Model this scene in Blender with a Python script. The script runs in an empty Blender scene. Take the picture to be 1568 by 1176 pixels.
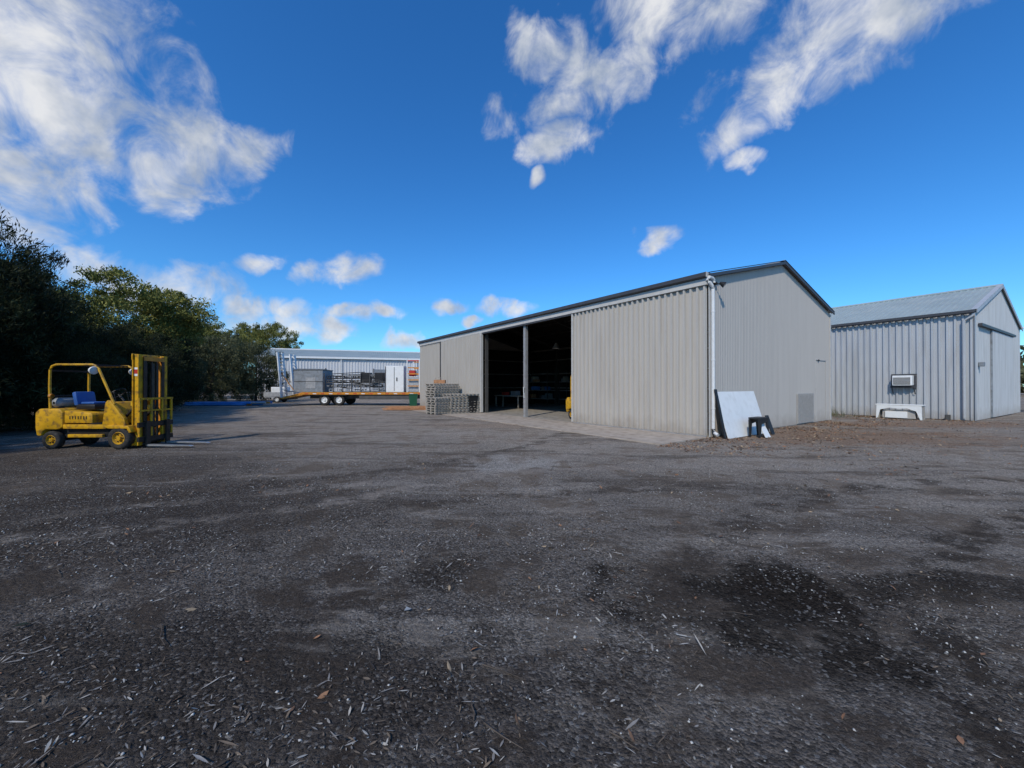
import bpy, math, random
import numpy as np
from mathutils import Vector, Matrix, noise as mnoise
random.seed(7); rng=np.random.default_rng(7)
scene=bpy.context.scene
scene.view_settings.view_transform='Standard'
scene.view_settings.look='None'
scene.view_settings.exposure=0
D=bpy.data
COL=scene.collection

# ---------------------------------------------------------------- materials
def mat(name,col,rough=0.7,metal=0.0,var=0.15,vscale=3.0,bump=0.0,bscale=40,dirt=None,dirt_amt=0.3,streak=False,back=None,spec=0.35):
    m=D.materials.new(name); m.use_nodes=True
    nt=m.node_tree; N=nt.nodes; L=nt.links
    b=N['Principled BSDF']; b.inputs['Roughness'].default_value=rough; b.inputs['Metallic'].default_value=metal
    b.inputs['Specular IOR Level'].default_value=spec
    tc=N.new('ShaderNodeTexCoord')
    mp=N.new('ShaderNodeMapping'); L.new(tc.outputs['Object'],mp.inputs[0])
    if streak: mp.inputs['Scale'].default_value=(2.0,2.0,0.22)
    n=N.new('ShaderNodeTexNoise'); n.inputs['Scale'].default_value=vscale; n.inputs['Detail'].default_value=4; n.inputs['Roughness'].default_value=0.65
    L.new(mp.outputs[0],n.inputs['Vector'])
    mr=N.new('ShaderNodeMapRange'); mr.inputs[1].default_value=0.3; mr.inputs[2].default_value=0.7
    mr.inputs[3].default_value=1-var; mr.inputs[4].default_value=1+var
    L.new(n.outputs[0],mr.inputs[0])
    mx=N.new('ShaderNodeVectorMath'); mx.operation='SCALE'; mx.inputs[0].default_value=col[:3]
    L.new(mr.outputs[0],mx.inputs['Scale'])
    out=mx.outputs[0]
    if dirt:
        n2=N.new('ShaderNodeTexNoise'); n2.inputs['Scale'].default_value=vscale*2.3; n2.inputs['Detail'].default_value=5
        L.new(mp.outputs[0],n2.inputs['Vector'])
        r2=N.new('ShaderNodeMapRange'); r2.inputs[1].default_value=0.48; r2.inputs[2].default_value=0.72; r2.inputs[4].default_value=dirt_amt
        L.new(n2.outputs[0],r2.inputs[0])
        mm=N.new('ShaderNodeMix'); mm.data_type='RGBA'; L.new(r2.outputs[0],mm.inputs[0]); L.new(out,mm.inputs[6]); mm.inputs[7].default_value=(*dirt,1)
        out=mm.outputs[2]
    if streak:
        # mud splash and damp band close to the ground
        sp=N.new('ShaderNodeSeparateXYZ'); L.new(tc.outputs['Object'],sp.inputs[0])
        n3=N.new('ShaderNodeTexNoise'); n3.inputs['Scale'].default_value=2.5; n3.inputs['Detail'].default_value=4; L.new(tc.outputs['Object'],n3.inputs['Vector'])
        ad=N.new('ShaderNodeMath'); ad.operation='MULTIPLY_ADD'; L.new(n3.outputs[0],ad.inputs[0]); ad.inputs[1].default_value=.9; L.new(sp.outputs[2],ad.inputs[2])
        r3=N.new('ShaderNodeMapRange'); r3.inputs[1].default_value=.45; r3.inputs[2].default_value=1.0; r3.inputs[3].default_value=.38; r3.inputs[4].default_value=0; L.new(ad.outputs[0],r3.inputs[0])
        mm=N.new('ShaderNodeMix'); mm.data_type='RGBA'; L.new(r3.outputs[0],mm.inputs[0]); L.new(out,mm.inputs[6]); mm.inputs[7].default_value=(.20,.15,.11,1)
        out=mm.outputs[2]
    L.new(out,b.inputs['Base Color'])
    if bump>0:
        nb=N.new('ShaderNodeTexNoise'); nb.inputs['Scale'].default_value=bscale; nb.inputs['Detail'].default_value=4
        L.new(tc.outputs['Object'],nb.inputs['Vector'])
        bp=N.new('ShaderNodeBump'); bp.inputs['Strength'].default_value=bump; bp.inputs['Distance'].default_value=0.02
        L.new(nb.outputs[0],bp.inputs['Height']); L.new(bp.outputs[0],b.inputs['Normal'])
    return m

M={}
M['clad']=mat('beige_steel_cladding',(0.47,0.435,0.39),0.65,0.0,0.03,1.0,0,dirt=(0.27,0.23,0.19),dirt_amt=0.2,streak=True,spec=.2)
M['gable']=mat('gable_steel_cladding',(0.48,0.44,0.395),0.65,0.0,0.025,0.8,0,dirt=(0.34,0.30,0.26),dirt_amt=0.18,streak=True,spec=.2)
M['trim']=mat('dark_trim',(0.06,0.06,0.065),0.5,0,0.15)
M['whitepipe']=mat('white_pipe',(0.70,0.69,0.67),0.45,0,0.05,3,dirt=(0.4,0.37,0.32),dirt_amt=0.2)
M['header']=mat('header_flashing',(0.55,0.52,0.48),0.5,0,0.05,2,dirt=(0.3,0.27,0.23),dirt_amt=0.25)
M['roofg']=mat('roof_galvanised',(0.30,0.31,0.32),0.45,0.3,0.12,1.0,dirt=(0.2,0.18,0.16),dirt_amt=0.3)
M['zinc']=mat('zincalume_cladding',(0.46,0.47,0.48),0.5,0.1,0.06,1.0,dirt=(0.26,0.25,0.24),dirt_amt=0.35,streak=True,spec=.25)
M['roofb']=mat('roof_bluegrey',(0.30,0.35,0.35),0.6,0.0,0.1,0.8,dirt=(0.42,0.42,0.38),dirt_amt=0.35)
M['whiteb']=mat('white_clad',(0.60,0.60,0.60),0.5,0,0.05,0.6,dirt=(0.45,0.43,0.4),dirt_amt=0.2,streak=True)
M['conc']=mat('concrete',(0.40,0.335,0.27),0.85,0,0.18,1.6,0.3,60,dirt=(0.20,0.15,0.11),dirt_amt=0.65)
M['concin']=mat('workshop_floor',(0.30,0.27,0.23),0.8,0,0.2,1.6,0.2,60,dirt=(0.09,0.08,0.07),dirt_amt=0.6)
M['dark']=mat('interior_shade_sheets',(0.026,0.022,0.020),0.9,0,0.3)  # near-black colour holds the shade inside the shed
M['steel']=mat('frame_steel',(0.10,0.095,0.09),0.5,0.3,0.2)
M['poststeel']=mat('post_steel',(0.34,0.33,0.32),0.5,0.2,0.1,dirt=(0.15,0.1,0.07),dirt_amt=0.3)
M['yellow']=mat('yellow_paint',(0.60,0.32,0.012),0.5,0,0.15,4,0.05,30,dirt=(0.13,0.075,0.035),dirt_amt=0.9)
M['orange']=mat('orange_paint',(0.62,0.25,0.03),0.5,0,0.15,5,dirt=(0.15,0.08,0.04),dirt_amt=0.7)
M['black']=mat('black_paint',(0.018,0.018,0.019),0.5,0,0.3,6)
M['rubber']=mat('tyre_rubber',(0.028,0.026,0.025),0.85,0,0.3,8,0.3,60,dirt=(0.09,0.08,0.07),dirt_amt=0.5)
M['greasy']=mat('greasy_steel',(0.06,0.055,0.05),0.4,0.6,0.3,8)
M['bright']=mat('worn_fork_steel',(0.45,0.45,0.45),0.35,0.6,0.2,8)
M['galv']=mat('galvanised',(0.46,0.46,0.46),0.4,0.4,0.2,6)
M['seat']=mat('seat_vinyl',(0.03,0.11,0.36),0.5,0,0.2)
M['white']=mat('white_paint',(0.78,0.78,0.76),0.55,0,0.03,2,dirt=(0.5,0.47,0.42),dirt_amt=0.25)
M['red']=mat('red_paint',(0.5,0.04,0.03),0.5,0,0.15)
M['green']=mat('green_plastic',(0.02,0.10,0.05),0.5,0,0.15)
M['blue']=mat('blue_paint',(0.05,0.22,0.55),0.5,0,0.2)
M['greybox']=mat('grey_metal',(0.24,0.26,0.28),0.55,0.1,0.2,3,dirt=(0.1,0.08,0.06),dirt_amt=0.4)
M['wood']=mat('weathered_timber',(0.38,0.34,0.29),0.85,0,0.3,7,0.4,50,dirt=(0.20,0.17,0.14),dirt_amt=0.5)
M['brownwood']=mat('raw_timber',(0.40,0.20,0.10),0.85,0,0.3,7,0.3,50)
M['glass']=mat('lamp_glass',(0.55,0.55,0.55),0.12,0,0.05)
M['bark']=mat('bark',(0.085,0.065,0.05),0.9,0,0.35,9,0.8,20)
M['meshgrey']=mat('grey_grille',(0.40,0.375,0.345),0.7,0.0,0.12,12)

def leafmat(name,a,b):
    m=D.materials.new(name); m.use_nodes=True; nt=m.node_tree; N=nt.nodes; L=nt.links
    p=N['Principled BSDF']; p.inputs['Roughness'].default_value=0.65; p.inputs['Specular IOR Level'].default_value=0.12
    tc=N.new('ShaderNodeTexCoord'); n=N.new('ShaderNodeTexNoise'); n.inputs['Scale'].default_value=5; n.inputs['Detail'].default_value=3
    L.new(tc.outputs['Object'],n.inputs['Vector'])
    r=N.new('ShaderNodeValToRGB'); r.color_ramp.elements[0].position=0.36; r.color_ramp.elements[0].color=(*a,1)
    r.color_ramp.elements[1].position=0.66; r.color_ramp.elements[1].color=(*b,1)
    L.new(n.outputs[0],r.inputs[0]); L.new(r.outputs[0],p.inputs['Base Color'])
    return m
M['leaf_dark']=leafmat('foliage_dark',(0.014,0.018,0.008),(0.046,0.054,0.021))
M['leaf_grey']=leafmat('foliage_greygreen',(0.05,0.056,0.028),(0.15,0.15,0.075))
M['leaf_olive']=leafmat('foliage_olive',(0.08,0.09,0.022),(0.27,0.25,0.065))

# ---------------------------------------------------------------- mesh helpers
class B:
    """mesh builder with several materials joined in one object"""
    def __init__(s): s.v=[]; s.f=[]; s.m=[]; s.mats=[]
    def mi(s,k):
        if k not in s.mats: s.mats.append(k)
        return s.mats.index(k)
    def add(s,vs,fs,k):
        o=len(s.v); s.v+= [tuple(v) for v in vs]; i=s.mi(k)
        for f in fs: s.f.append(tuple(a+o for a in f)); s.m.append(i)
    def box(s,x0,x1,y0,y1,z0,z1,k,M4=None,bev=0.0):
        b=min(bev,(x1-x0)*.45,(y1-y0)*.45,(z1-z0)*.45)
        if b<=0:
            vs=[(x,y,z) for x in(x0,x1) for y in(y0,y1) for z in(z0,z1)]
            fs=[(0,1,3,2),(4,6,7,5),(0,4,5,1),(2,3,7,6),(0,2,6,4),(1,5,7,3)]
        else:
            import bmesh
            bm=bmesh.new(); bmesh.ops.create_cube(bm,size=1)
            for v in bm.verts:
                v.co=Vector(((x0+x1)/2+v.co.x*(x1-x0),(y0+y1)/2+v.co.y*(y1-y0),(z0+z1)/2+v.co.z*(z1-z0)))
            bmesh.ops.bevel(bm,geom=list(bm.edges),offset=b,segments=2,affect='EDGES',profile=0.5)
            bm.verts.ensure_lookup_table(); vs=[v.co.copy() for v in bm.verts]; fs=[tuple(v.index for v in f.verts) for f in bm.faces]; bm.free()
        if M4 is not None: vs=[M4@Vector(v) for v in vs]
        s.add(vs,fs,k)
    def beam(s,a,b,w,h,k,up=(0,0,1)):
        a=Vector(a); b=Vector(b); d=(b-a); L=d.length; d.normalize(); u=Vector(up)
        if abs(d.dot(u))>0.98: u=Vector((0,1,0))
        r=d.cross(u).normalized(); u=r.cross(d)
        vs=[]
        for t in(0,L):
            for i,j in((-1,-1),(1,-1),(1,1),(-1,1)): vs.append(a+d*t+r*(i*w/2)+u*(j*h/2))
        s.add(vs,[(0,1,2,3)[::-1],(4,5,6,7),(0,1,5,4),(1,2,6,5),(2,3,7,6),(3,0,4,7)],k)
    def tube(s,pts,r,k,n=10,cap=True):
        pts=[Vector(p) for p in pts]; rs=r if isinstance(r,(list,tuple)) else [r]*len(pts); vs=[];fs=[]
        for i,p in enumerate(pts):
            d=(pts[min(i+1,len(pts)-1)]-pts[max(i-1,0)]).normalized()
            u=Vector((0,0,1)) if abs(d.z)<0.9 else Vector((0,1,0))
            a=d.cross(u).normalized(); b=a.cross(d)
            for j in range(n):
                t=2*math.pi*j/n; vs.append(p+a*(math.cos(t)*rs[i])+b*(math.sin(t)*rs[i]))
        for i in range(len(pts)-1):
            for j in range(n): fs.append((i*n+j,i*n+(j+1)%n,(i+1)*n+(j+1)%n,(i+1)*n+j))
        if cap: fs.append(tuple(range(n))[::-1]); fs.append(tuple(range((len(pts)-1)*n,len(pts)*n)))
        s.add(vs,fs,k)
    def lathe(s,c,axis,prof,k,n=28):
        """prof: list (offset along axis, radius)"""
        c=Vector(c); ax=Vector(axis).normalized(); u=Vector((0,0,1)) if abs(ax.z)<.9 else Vector((1,0,0))
        a=ax.cross(u).normalized(); b=a.cross(ax); vs=[];fs=[]
        for o,r in prof:
            for j in range(n):
                t=2*math.pi*j/n; vs.append(c+ax*o+a*(math.cos(t)*r)+b*(math.sin(t)*r))
        for i in range(len(prof)-1):
            for j in range(n): fs.append((i*n+j,i*n+(j+1)%n,(i+1)*n+(j+1)%n,(i+1)*n+j))
        s.add(vs,fs,k)
    def prism(s,poly,y0,y1,k,axis='y',bev=0.0):
        import bmesh
        bm=bmesh.new()
        f=lambda p,t:(p[0],t,p[1]) if axis=='y' else ((t,p[0],p[1]) if axis=='x' else (p[0],p[1],t))
        v0=[bm.verts.new(f(p,y0)) for p in poly]; v1=[bm.verts.new(f(p,y1)) for p in poly]
        bm.faces.new(v0); bm.faces.new(v1[::-1]); n=len(poly)
        for i in range(n): bm.faces.new((v0[i],v0[(i+1)%n],v1[(i+1)%n],v1[i]))
        bmesh.ops.recalc_face_normals(bm,faces=bm.faces)
        if bev: bmesh.ops.bevel(bm,geom=list(bm.edges),offset=bev,segments=2,affect='EDGES',profile=0.5)
        bm.verts.ensure_lookup_table(); bm.verts.index_update()
        s.add([v.co.copy() for v in bm.verts],[tuple(v.index for v in f.verts) for f in bm.faces],k); bm.free()
    def rib(s,p0,p1,z0,ztop,k,n_out,pitch=0.2,depth=0.03,kind='trap',flip=False):
        """vertical ribbed sheet from p0 to p1 (xy). ztop: number or function of distance"""
        p0=Vector((p0[0],p0[1],0)); p1=Vector((p1[0],p1[1],0)); L=(p1-p0).length; d=(p1-p0)/L; nn=Vector((n_out[0],n_out[1],0))
        st=[]
        if kind=='trap':
            x=0
            while x<L:
                for dx,o in((0,0),(pitch*.50,0),(pitch*.60,1),(pitch*.84,1),(pitch*.94,0)):
                    if x+dx<=L: st.append((x+dx,o*depth))
                x+=pitch
            st.append((L,0))
        else:
            n=int(L/pitch*6)
            for i in range(n+1):
                x=L*i/n; st.append((x,depth*.5*(1+math.sin(2*math.pi*x/pitch))))
        vs=[];fs=[]
        for x,o in st:
            p=p0+d*x+nn*o; zt=ztop(x) if callable(ztop) else ztop
            vs.append((p.x,p.y,z0)); vs.append((p.x,p.y,zt))
        for i in range(len(st)-1):
            q=(2*i,2*i+2,2*i+3,2*i+1); fs.append(q[::-1] if flip else q)
        s.add(vs,fs,k)
    def roof(s,a0,a1,b0,b1,k,pitch=0.2,depth=0.03):
        """ribbed roof plane: eave a0->a1, ridge b0->b1"""
        a0,a1,b0,b1=[Vector(q) for q in(a0,a1,b0,b1)]; L=(a1-a0).length
        nrm=(a1-a0).cross(b0-a0).normalized(); 
        if nrm.z<0: nrm=-nrm
        st=[];x=0
        while x<L:
            for dx,o in((0,0),(pitch*.55,0),(pitch*.68,1),(pitch*.85,1),(pitch*.98,0)):
                if x+dx<=L: st.append((x+dx,o*depth))
            x+=pitch
        st.append((L,0)); vs=[];fs=[]
        for x,o in st:
            t=x/L; vs.append(a0.lerp(a1,t)+nrm*o); vs.append(b0.lerp(b1,t)+nrm*o)
        for i in range(len(st)-1): fs.append((2*i,2*i+2,2*i+3,2*i+1))
        s.add(vs,fs,k)
    def obj(s,name,parent=None,smooth=False):
        me=D.meshes.new(name); me.from_pydata(s.v,[],s.f)
        for k in s.mats: me.materials.append(M[k])
        me.polygons.foreach_set('material_index',s.m)
        if smooth:
            me.polygons.foreach_set('use_smooth',[True]*len(s.f))
            try: me.set_sharp_from_angle(angle=math.radians(40))
            except Exception: pass
        me.update()
        o=D.objects.new(name,me); COL.objects.link(o)
        if parent: o.parent=parent
        return o
def empty(name,loc=(0,0,0),rz=0):
    e=D.objects.new(name,None); e.location=loc; e.rotation_euler=(0,0,rz); e.empty_display_size=0.3; COL.objects.link(e); return e

# ---------------------------------------------------------------- ground
def ground_z(x,y):
    r=math.hypot(x,y)
    f=max(0.0,1-max(0,r-9)/14)
    n=mnoise.noise(Vector((x*.35,y*.35,3.1)))*0.035+mnoise.noise(Vector((x*1.3,y*1.3,8.1)))*0.018+mnoise.noise(Vector((x*4,y*4,1.1)))*0.012
    return n*f-0.006
def make_ground():
    n=340; t=np.linspace(-1,1,n); c=np.sign(t)*(np.abs(t)*16+ (np.abs(t)**7)*1200)
    xs=c; ys=c+5
    verts=[]
    for y in ys:
        for x in xs: verts.append((x,y,ground_z(x,y)))
    fs=[(j*n+i,j*n+i+1,(j+1)*n+i+1,(j+1)*n+i) for j in range(n-1) for i in range(n-1)]
    me=D.meshes.new('ground'); me.from_pydata(verts,[],fs); me.polygons.foreach_set('use_smooth',[True]*len(fs))
    o=D.objects.new('ground',me); COL.objects.link(o)
    m=D.materials.new('gravel_dirt'); m.use_nodes=True; nt=m.node_tree; N=nt.nodes; L=nt.links
    p=N['Principled BSDF']; p.inputs['Roughness'].default_value=1.0; p.inputs['Specular IOR Level'].default_value=0.03
    g=N.new('ShaderNodeTexCoord').outputs['Object']
    def noise(scale,detail=5,rough=.6,mp=None,dist=0):
        q=N.new('ShaderNodeTexNoise'); q.inputs['Scale'].default_value=scale; q.inputs['Detail'].default_value=detail; q.inputs['Roughness'].default_value=rough; q.inputs['Distortion'].default_value=dist
        if mp:
            k=N.new('ShaderNodeMapping'); k.inputs['Scale'].default_value=mp[0]; k.inputs['Rotation'].default_value=(0,0,mp[1]); L.new(g,k.inputs[0]); L.new(k.outputs[0],q.inputs['Vector'])
        else: L.new(g,q.inputs['Vector'])
        return q.outputs[0]
    def rng_(v,a,b,c,d,sm=True):
        q=N.new('ShaderNodeMapRange'); q.interpolation_type='SMOOTHSTEP' if sm else 'LINEAR'
        for i,z in enumerate((a,b,c,d)): q.inputs[i+1].default_value=z
        L.new(v,q.inputs[0]); return q.outputs[0]
    def math_(op,a,b=None):
        q=N.new('ShaderNodeMath'); q.operation=op
        for i,z in enumerate((a,b)):
            if z is None: continue
            if isinstance(z,(int,float)): q.inputs[i].default_value=z
            else: L.new(z,q.inputs[i])
        return q.outputs[0]
    def mix(f,a,b,bt='MIX'):
        q=N.new('ShaderNodeMix'); q.data_type='RGBA'; q.blend_type=bt
        if isinstance(f,(int,float)): q.inputs[0].default_value=f
        else: L.new(f,q.inputs[0])
        for i,z in((6,a),(7,b)):
            if isinstance(z,tuple): q.inputs[i].default_value=(*z,1)
            else: L.new(z,q.inputs[i])
        return q.outputs[2]
    sep=N.new('ShaderNodeSeparateXYZ'); L.new(g,sep.inputs[0]); X,Y=sep.outputs[0],sep.outputs[1]
    big=noise(.28,6,.6); med=noise(1.1,7,.68); med2=noise(2.1,6,.7)
    # dusty compacted gravel further out, bark/mulch-rich near; tree shade on the left painted in
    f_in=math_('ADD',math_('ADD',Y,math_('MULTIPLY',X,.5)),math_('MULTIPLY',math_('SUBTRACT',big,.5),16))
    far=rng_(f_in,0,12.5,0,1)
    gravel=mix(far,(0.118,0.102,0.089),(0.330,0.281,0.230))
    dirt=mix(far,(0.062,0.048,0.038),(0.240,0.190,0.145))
    dm=rng_(math_('ADD',math_('MULTIPLY',med,.6),math_('MULTIPLY',med2,.4)),.485,.56,0,.85)
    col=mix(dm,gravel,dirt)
    col=mix(rng_(noise(.7,7,.65,((.30,1.5,1),.15)),.53,.62,0,.6),col,(0.095,0.077,0.063))
    col=mix(rng_(noise(.9,7,.62,((.35,1.5,1),-.45),.5),.54,.64,0,.5),col,(0.37,0.325,0.275))
    # wheel tracks : pairs of worn arcs
    def arc(cx,cy,r,w_,c,amt):
        nonlocal col
        dx=math_('SUBTRACT',X,cx); dy=math_('SUBTRACT',Y,cy)
        rr=math_('SQRT',math_('ADD',math_('MULTIPLY',dx,dx),math_('MULTIPLY',dy,dy)))
        e=math_('ABSOLUTE',math_('SUBTRACT',math_('ADD',rr,math_('MULTIPLY',math_('SUBTRACT',med,.5),.7)),r))
        k=math_('MULTIPLY',rng_(e,w_*.4,w_,1,0),rng_(med2,.42,.58,0,amt)); col=mix(k,col,c)
    arc(8.5,-2.5,7.6,.26,(0.052,0.042,0.034),.8); arc(8.5,-2.5,9.2,.26,(0.060,0.048,0.039),.7)
    arc(-10,17,12.2,.30,(0.09,0.072,0.058),.7); arc(-10,17,13.8,.30,(0.36,0.31,0.26),.6)
    arc(4,-9,15.2,.28,(0.085,0.069,0.056),.7); arc(4,-9,16.8,.28,(0.36,0.31,0.26),.5)
    def patch(cx,cy,rx,ry,c,amt,dd=1.6):
        nonlocal col
        dx=math_('DIVIDE',math_('SUBTRACT',X,cx),rx); dy=math_('DIVIDE',math_('SUBTRACT',Y,cy),ry)
        q=math_('ADD',math_('MULTIPLY',dx,dx),math_('MULTIPLY',dy,dy))
        q=math_('ADD',q,math_('MULTIPLY',math_('SUBTRACT',med,.5),dd*4))
        q=math_('ADD',q,math_('MULTIPLY',math_('SUBTRACT',med2,.5),dd*2.5))
        col=mix(rng_(q,.1,1.3,amt,0),col,c)
    patch(1.8,2.9,1.0,.75,(0.024,0.019,0.015),.85)
    patch(3.3,3.1,1.5,.30,(0.030,0.023,0.018),.75)
    patch(-.6,3.5,.35,.35,(0.032,0.025,0.020),.7)
    patch(-1.8,2.2,1.9,.6,(0.040,0.032,0.026),.6)
    patch(-5,5.2,3.2,1.6,(0.055,0.043,0.034),.55)
    patch(-9,8.0,4.0,2.2,(0.07,0.056,0.045),.5)
    patch(.1,8.2,1.0,.9,(0.42,0.385,0.34),.6)
    patch(10.5,12.6,5.5,2.4,(0.26,0.165,0.105),.75)
    patch(17.5,16.5,6.0,1.5,(0.27,0.175,0.115),.75)
    patch(-.5,16.0,3.5,1.2,(0.33,0.24,0.17),.5)
    def vor(scale):
        v=N.new('ShaderNodeTexVoronoi'); v.inputs['Scale'].default_value=scale; L.new(g,v.inputs['Vector']); return v
    v1=vor(62)
    s1=N.new('ShaderNodeSeparateColor'); L.new(v1.outputs['Color'],s1.inputs[0])
    k1=rng_(s1.outputs[0],0,1,.5,1.5,False)
    sc=N.new('ShaderNodeVectorMath'); sc.operation='SCALE'; L.new(col,sc.inputs[0]); L.new(k1,sc.inputs['Scale'])
    col=mix(math_('SUBTRACT',1.0,math_('MULTIPLY',dm,.75)),col,sc.outputs[0])
    st=math_('GREATER_THAN',s1.outputs[1],.93)
    col=mix(math_('MULTIPLY',st,math_('SUBTRACT',.36,math_('MULTIPLY',dm,.28))),col,(0.44,0.42,0.39))
    fine=noise(130,3,.7)
    sc=N.new('ShaderNodeVectorMath'); sc.operation='SCALE'; L.new(col,sc.inputs[0]); L.new(rng_(fine,.3,.7,.6,1.4,False),sc.inputs['Scale']); col=sc.outputs[0]
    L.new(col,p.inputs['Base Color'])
    h=math_('ADD',math_('MULTIPLY',math_('MULTIPLY',v1.outputs['Distance'],-.7),math_('SUBTRACT',1.0,dm)),math_('MULTIPLY',noise(11,7,.74),2.8))
    h=math_('ADD',h,math_('MULTIPLY',fine,.5))
    bp=N.new('ShaderNodeBump'); bp.inputs['Strength'].default_value=1.0; bp.inputs['Distance'].default_value=.024; L.new(h,bp.inputs['Height']); L.new(bp.outputs[0],p.inputs['Normal'])
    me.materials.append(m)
make_ground()

# litter : chips, stones, leaves (each ONE object)
def np_mesh(name,verts,faces,mi,mats):
    me=D.meshes.new(name); k=faces.shape[1]
    me.vertices.add(len(verts)); me.vertices.foreach_set('co',verts.astype(np.float32).ravel())
    me.loops.add(faces.size); me.loops.foreach_set('vertex_index',faces.astype(np.int32).ravel())
    me.polygons.add(len(faces)); me.polygons.foreach_set('loop_start',np.arange(0,faces.size,k,dtype=np.int32))
    try: me.polygons.foreach_set('loop_total',np.full(len(faces),k,dtype=np.int32))
    except Exception: pass
    for m in mats: me.materials.append(m)
    me.polygons.foreach_set('material_index',mi.astype(np.int32)); me.update(); me.validate()
    return me
def scatter_pts(n,x0,x1,y0,y1,clump=.5,bias=None):
    out=[]
    while len(out)<n:
        x=random.uniform(x0,x1); y=random.uniform(y0,y1)
        q=mnoise.noise(Vector((x*.9,y*.9,5)))+.6*mnoise.noise(Vector((x*3,y*3,9)))
        pr=.45+q*clump*2.2
        if bias: pr*=bias(x,y)
        if random.random()<pr: out.append((x,y,ground_z(x,y)))
    return np.array(out)
def chips(name,pts,lmin,lmax,wr,mats,w,tilt=.25,curl=.2):
    n=len(pts); a=rng.uniform(0,2*math.pi,n); L=rng.uniform(lmin,lmax,n)*rng.uniform(.5,1,n); W=L*rng.uniform(wr*.5,wr,n)
    d=np.stack([np.cos(a),np.sin(a),rng.normal(0,tilt,n)],1); e=np.stack([-np.sin(a),np.cos(a),rng.normal(0,tilt,n)],1)
    c=pts+np.array([0,0,.006])+np.stack([0*L,0*L,np.abs(d[:,2])*L*.5],1)
    up=np.stack([0*L,0*L,curl*W*rng.uniform(-1,1,n)],1)
    v=np.empty((n,6,3))
    v[:,0]=c-d*(L/2)[:,None]; v[:,1]=c-e*(W/2)[:,None]-d*(L*.1)[:,None]+up; v[:,2]=c-e*(W*.4)[:,None]+d*(L*.25)[:,None]+up
    v[:,3]=c+d*(L/2)[:,None]; v[:,4]=c+e*(W*.4)[:,None]+d*(L*.2)[:,None]; v[:,5]=c+e*(W/2)[:,None]-d*(L*.15)[:,None]
    base=(np.arange(n)*6)[:,None]
    f=np.concatenate([base+np.array([0,1,2,3]),base+np.array([0,3,4,5])],1).reshape(-1,4)
    mi=np.repeat(rng.choice(len(mats),n,p=w),2)
    me=np_mesh(name,v.reshape(-1,3),f,mi,mats); o=D.objects.new(name,me); COL.objects.link(o)
cm=[mat('chip_pale',(0.37,0.34,0.30),.9,0,.2,30),mat('chip_brown',(0.16,0.12,0.085),.9,0,.3,30),mat('chip_grey',(0.23,0.21,0.19),.9,0,.2,30),mat('chip_dark',(0.04,0.032,0.026),.9,0,.3,30)]
leftb=lambda x,y:(1.3 if x<0 else .6 if x<2 else .35)*(1 if y<5 else .6)
chips('bark_chip_litter',scatter_pts(32000,-11,9,-1,11,.9,leftb),.012,.062,.26,cm,[.17,.31,.25,.27])
chips('bark_strips',scatter_pts(800,-7,3,.8,7,1.0,lambda x,y:1.3 if x<-.5 else .25),.06,.15,.12,cm,[.30,.28,.3,.12],.12,.3)
lm=[mat('dead_leaf_brown',(0.27,0.14,0.075),.85,0,.3,30),mat('dead_leaf_tan',(0.36,0.26,0.16),.85,0,.25,30),mat('dead_leaf_dark',(0.12,0.07,0.045),.85,0,.3,30)]
def wallb(x,y):
    vx,vy=x-6.1,y-12.15; s=vx*.8157+vy*.5785; o=vx*.5785-vy*.8157
    if s<-3 or s>24 or o<0.02: return 0
    return math.exp(-(o/1.8)**1.2)*1.3
def rightb(x,y):
    vx,vy=x-21,y-17.8; o=-(vx*.854+vy*.52)
    return 1.0*math.exp(-(max(o,0)/1.5)) if o>0 and x>15.6 and (x-6.1)*.5785-(y-12.15)*.8157>0 or (o>0 and x>15.4 and y>18.5) else 0
chips('fallen_leaves',np.concatenate([scatter_pts(9500,3,25,7,22,.8,wallb),scatter_pts(1600,15.5,21,16,23,.6,rightb),scatter_pts(300,-6,6,1.3,8,.5)]),.04,.10,.45,lm,[.40,.28,.32],.3,.6)
def stones(name,n):
    pts=scatter_pts(n,-9,10,-1,11,.5,lambda x,y:1 if y<6 else .6)
    oc=np.array([[1,0,0],[0,1,0],[-1,0,0],[0,-1,0],[0,0,1],[0,0,-1]],float)
    s=.003+.008*rng.random(n)**3; s[:300]*=1.7
    v=oc[None]*s[:,None,None]*rng.uniform(.5,1.4,(n,6,1)); a=rng.uniform(0,6.28,n)
    R=np.zeros((n,3,3)); R[:,0,0]=np.cos(a);R[:,0,1]=-np.sin(a);R[:,1,0]=np.sin(a);R[:,1,1]=np.cos(a);R[:,2,2]=.7
    v=np.einsum('nij,nkj->nki',R,v)+pts[:,None,:]+np.array([0,0,.004])
    fo=np.array([[0,1,4],[1,2,4],[2,3,4],[3,0,4],[1,0,5],[2,1,5],[3,2,5],[0,3,5]])
    f=((np.arange(n)*6)[:,None,None]+fo[None]).reshape(-1,3)
    sm=[mat('stone_pale',(0.48,0.46,0.43),.8,0,.2,30),mat('stone_grey',(0.21,0.20,0.185),.8,0,.2,30),mat('stone_dark',(0.06,0.058,0.055),.8,0,.2,30)]
    me=np_mesh(name,v.reshape(-1,3),f,np.repeat(rng.choice(3,n,p=[.2,.5,.3]),8),sm); o=D.objects.new(name,me); COL.objects.link(o)
stones('gravel_stones',36000)
b=B()
for i in range(60):
    x=random.uniform(-5,6); y=random.uniform(1.6,8); a=random.uniform(0,6.28); l=random.uniform(.08,.35); z=ground_z(x,y)+.01
    pts=[(x+math.cos(a)*l*t+random.uniform(-.012,.012),y+math.sin(a)*l*t+random.uniform(-.012,.012),z+.006*random.random()) for t in(0,.3,.6,1)]
    b.tube(pts,[.004,.0035,.003,.0015],'bark',5)
b.obj('fallen_twigs')
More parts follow.
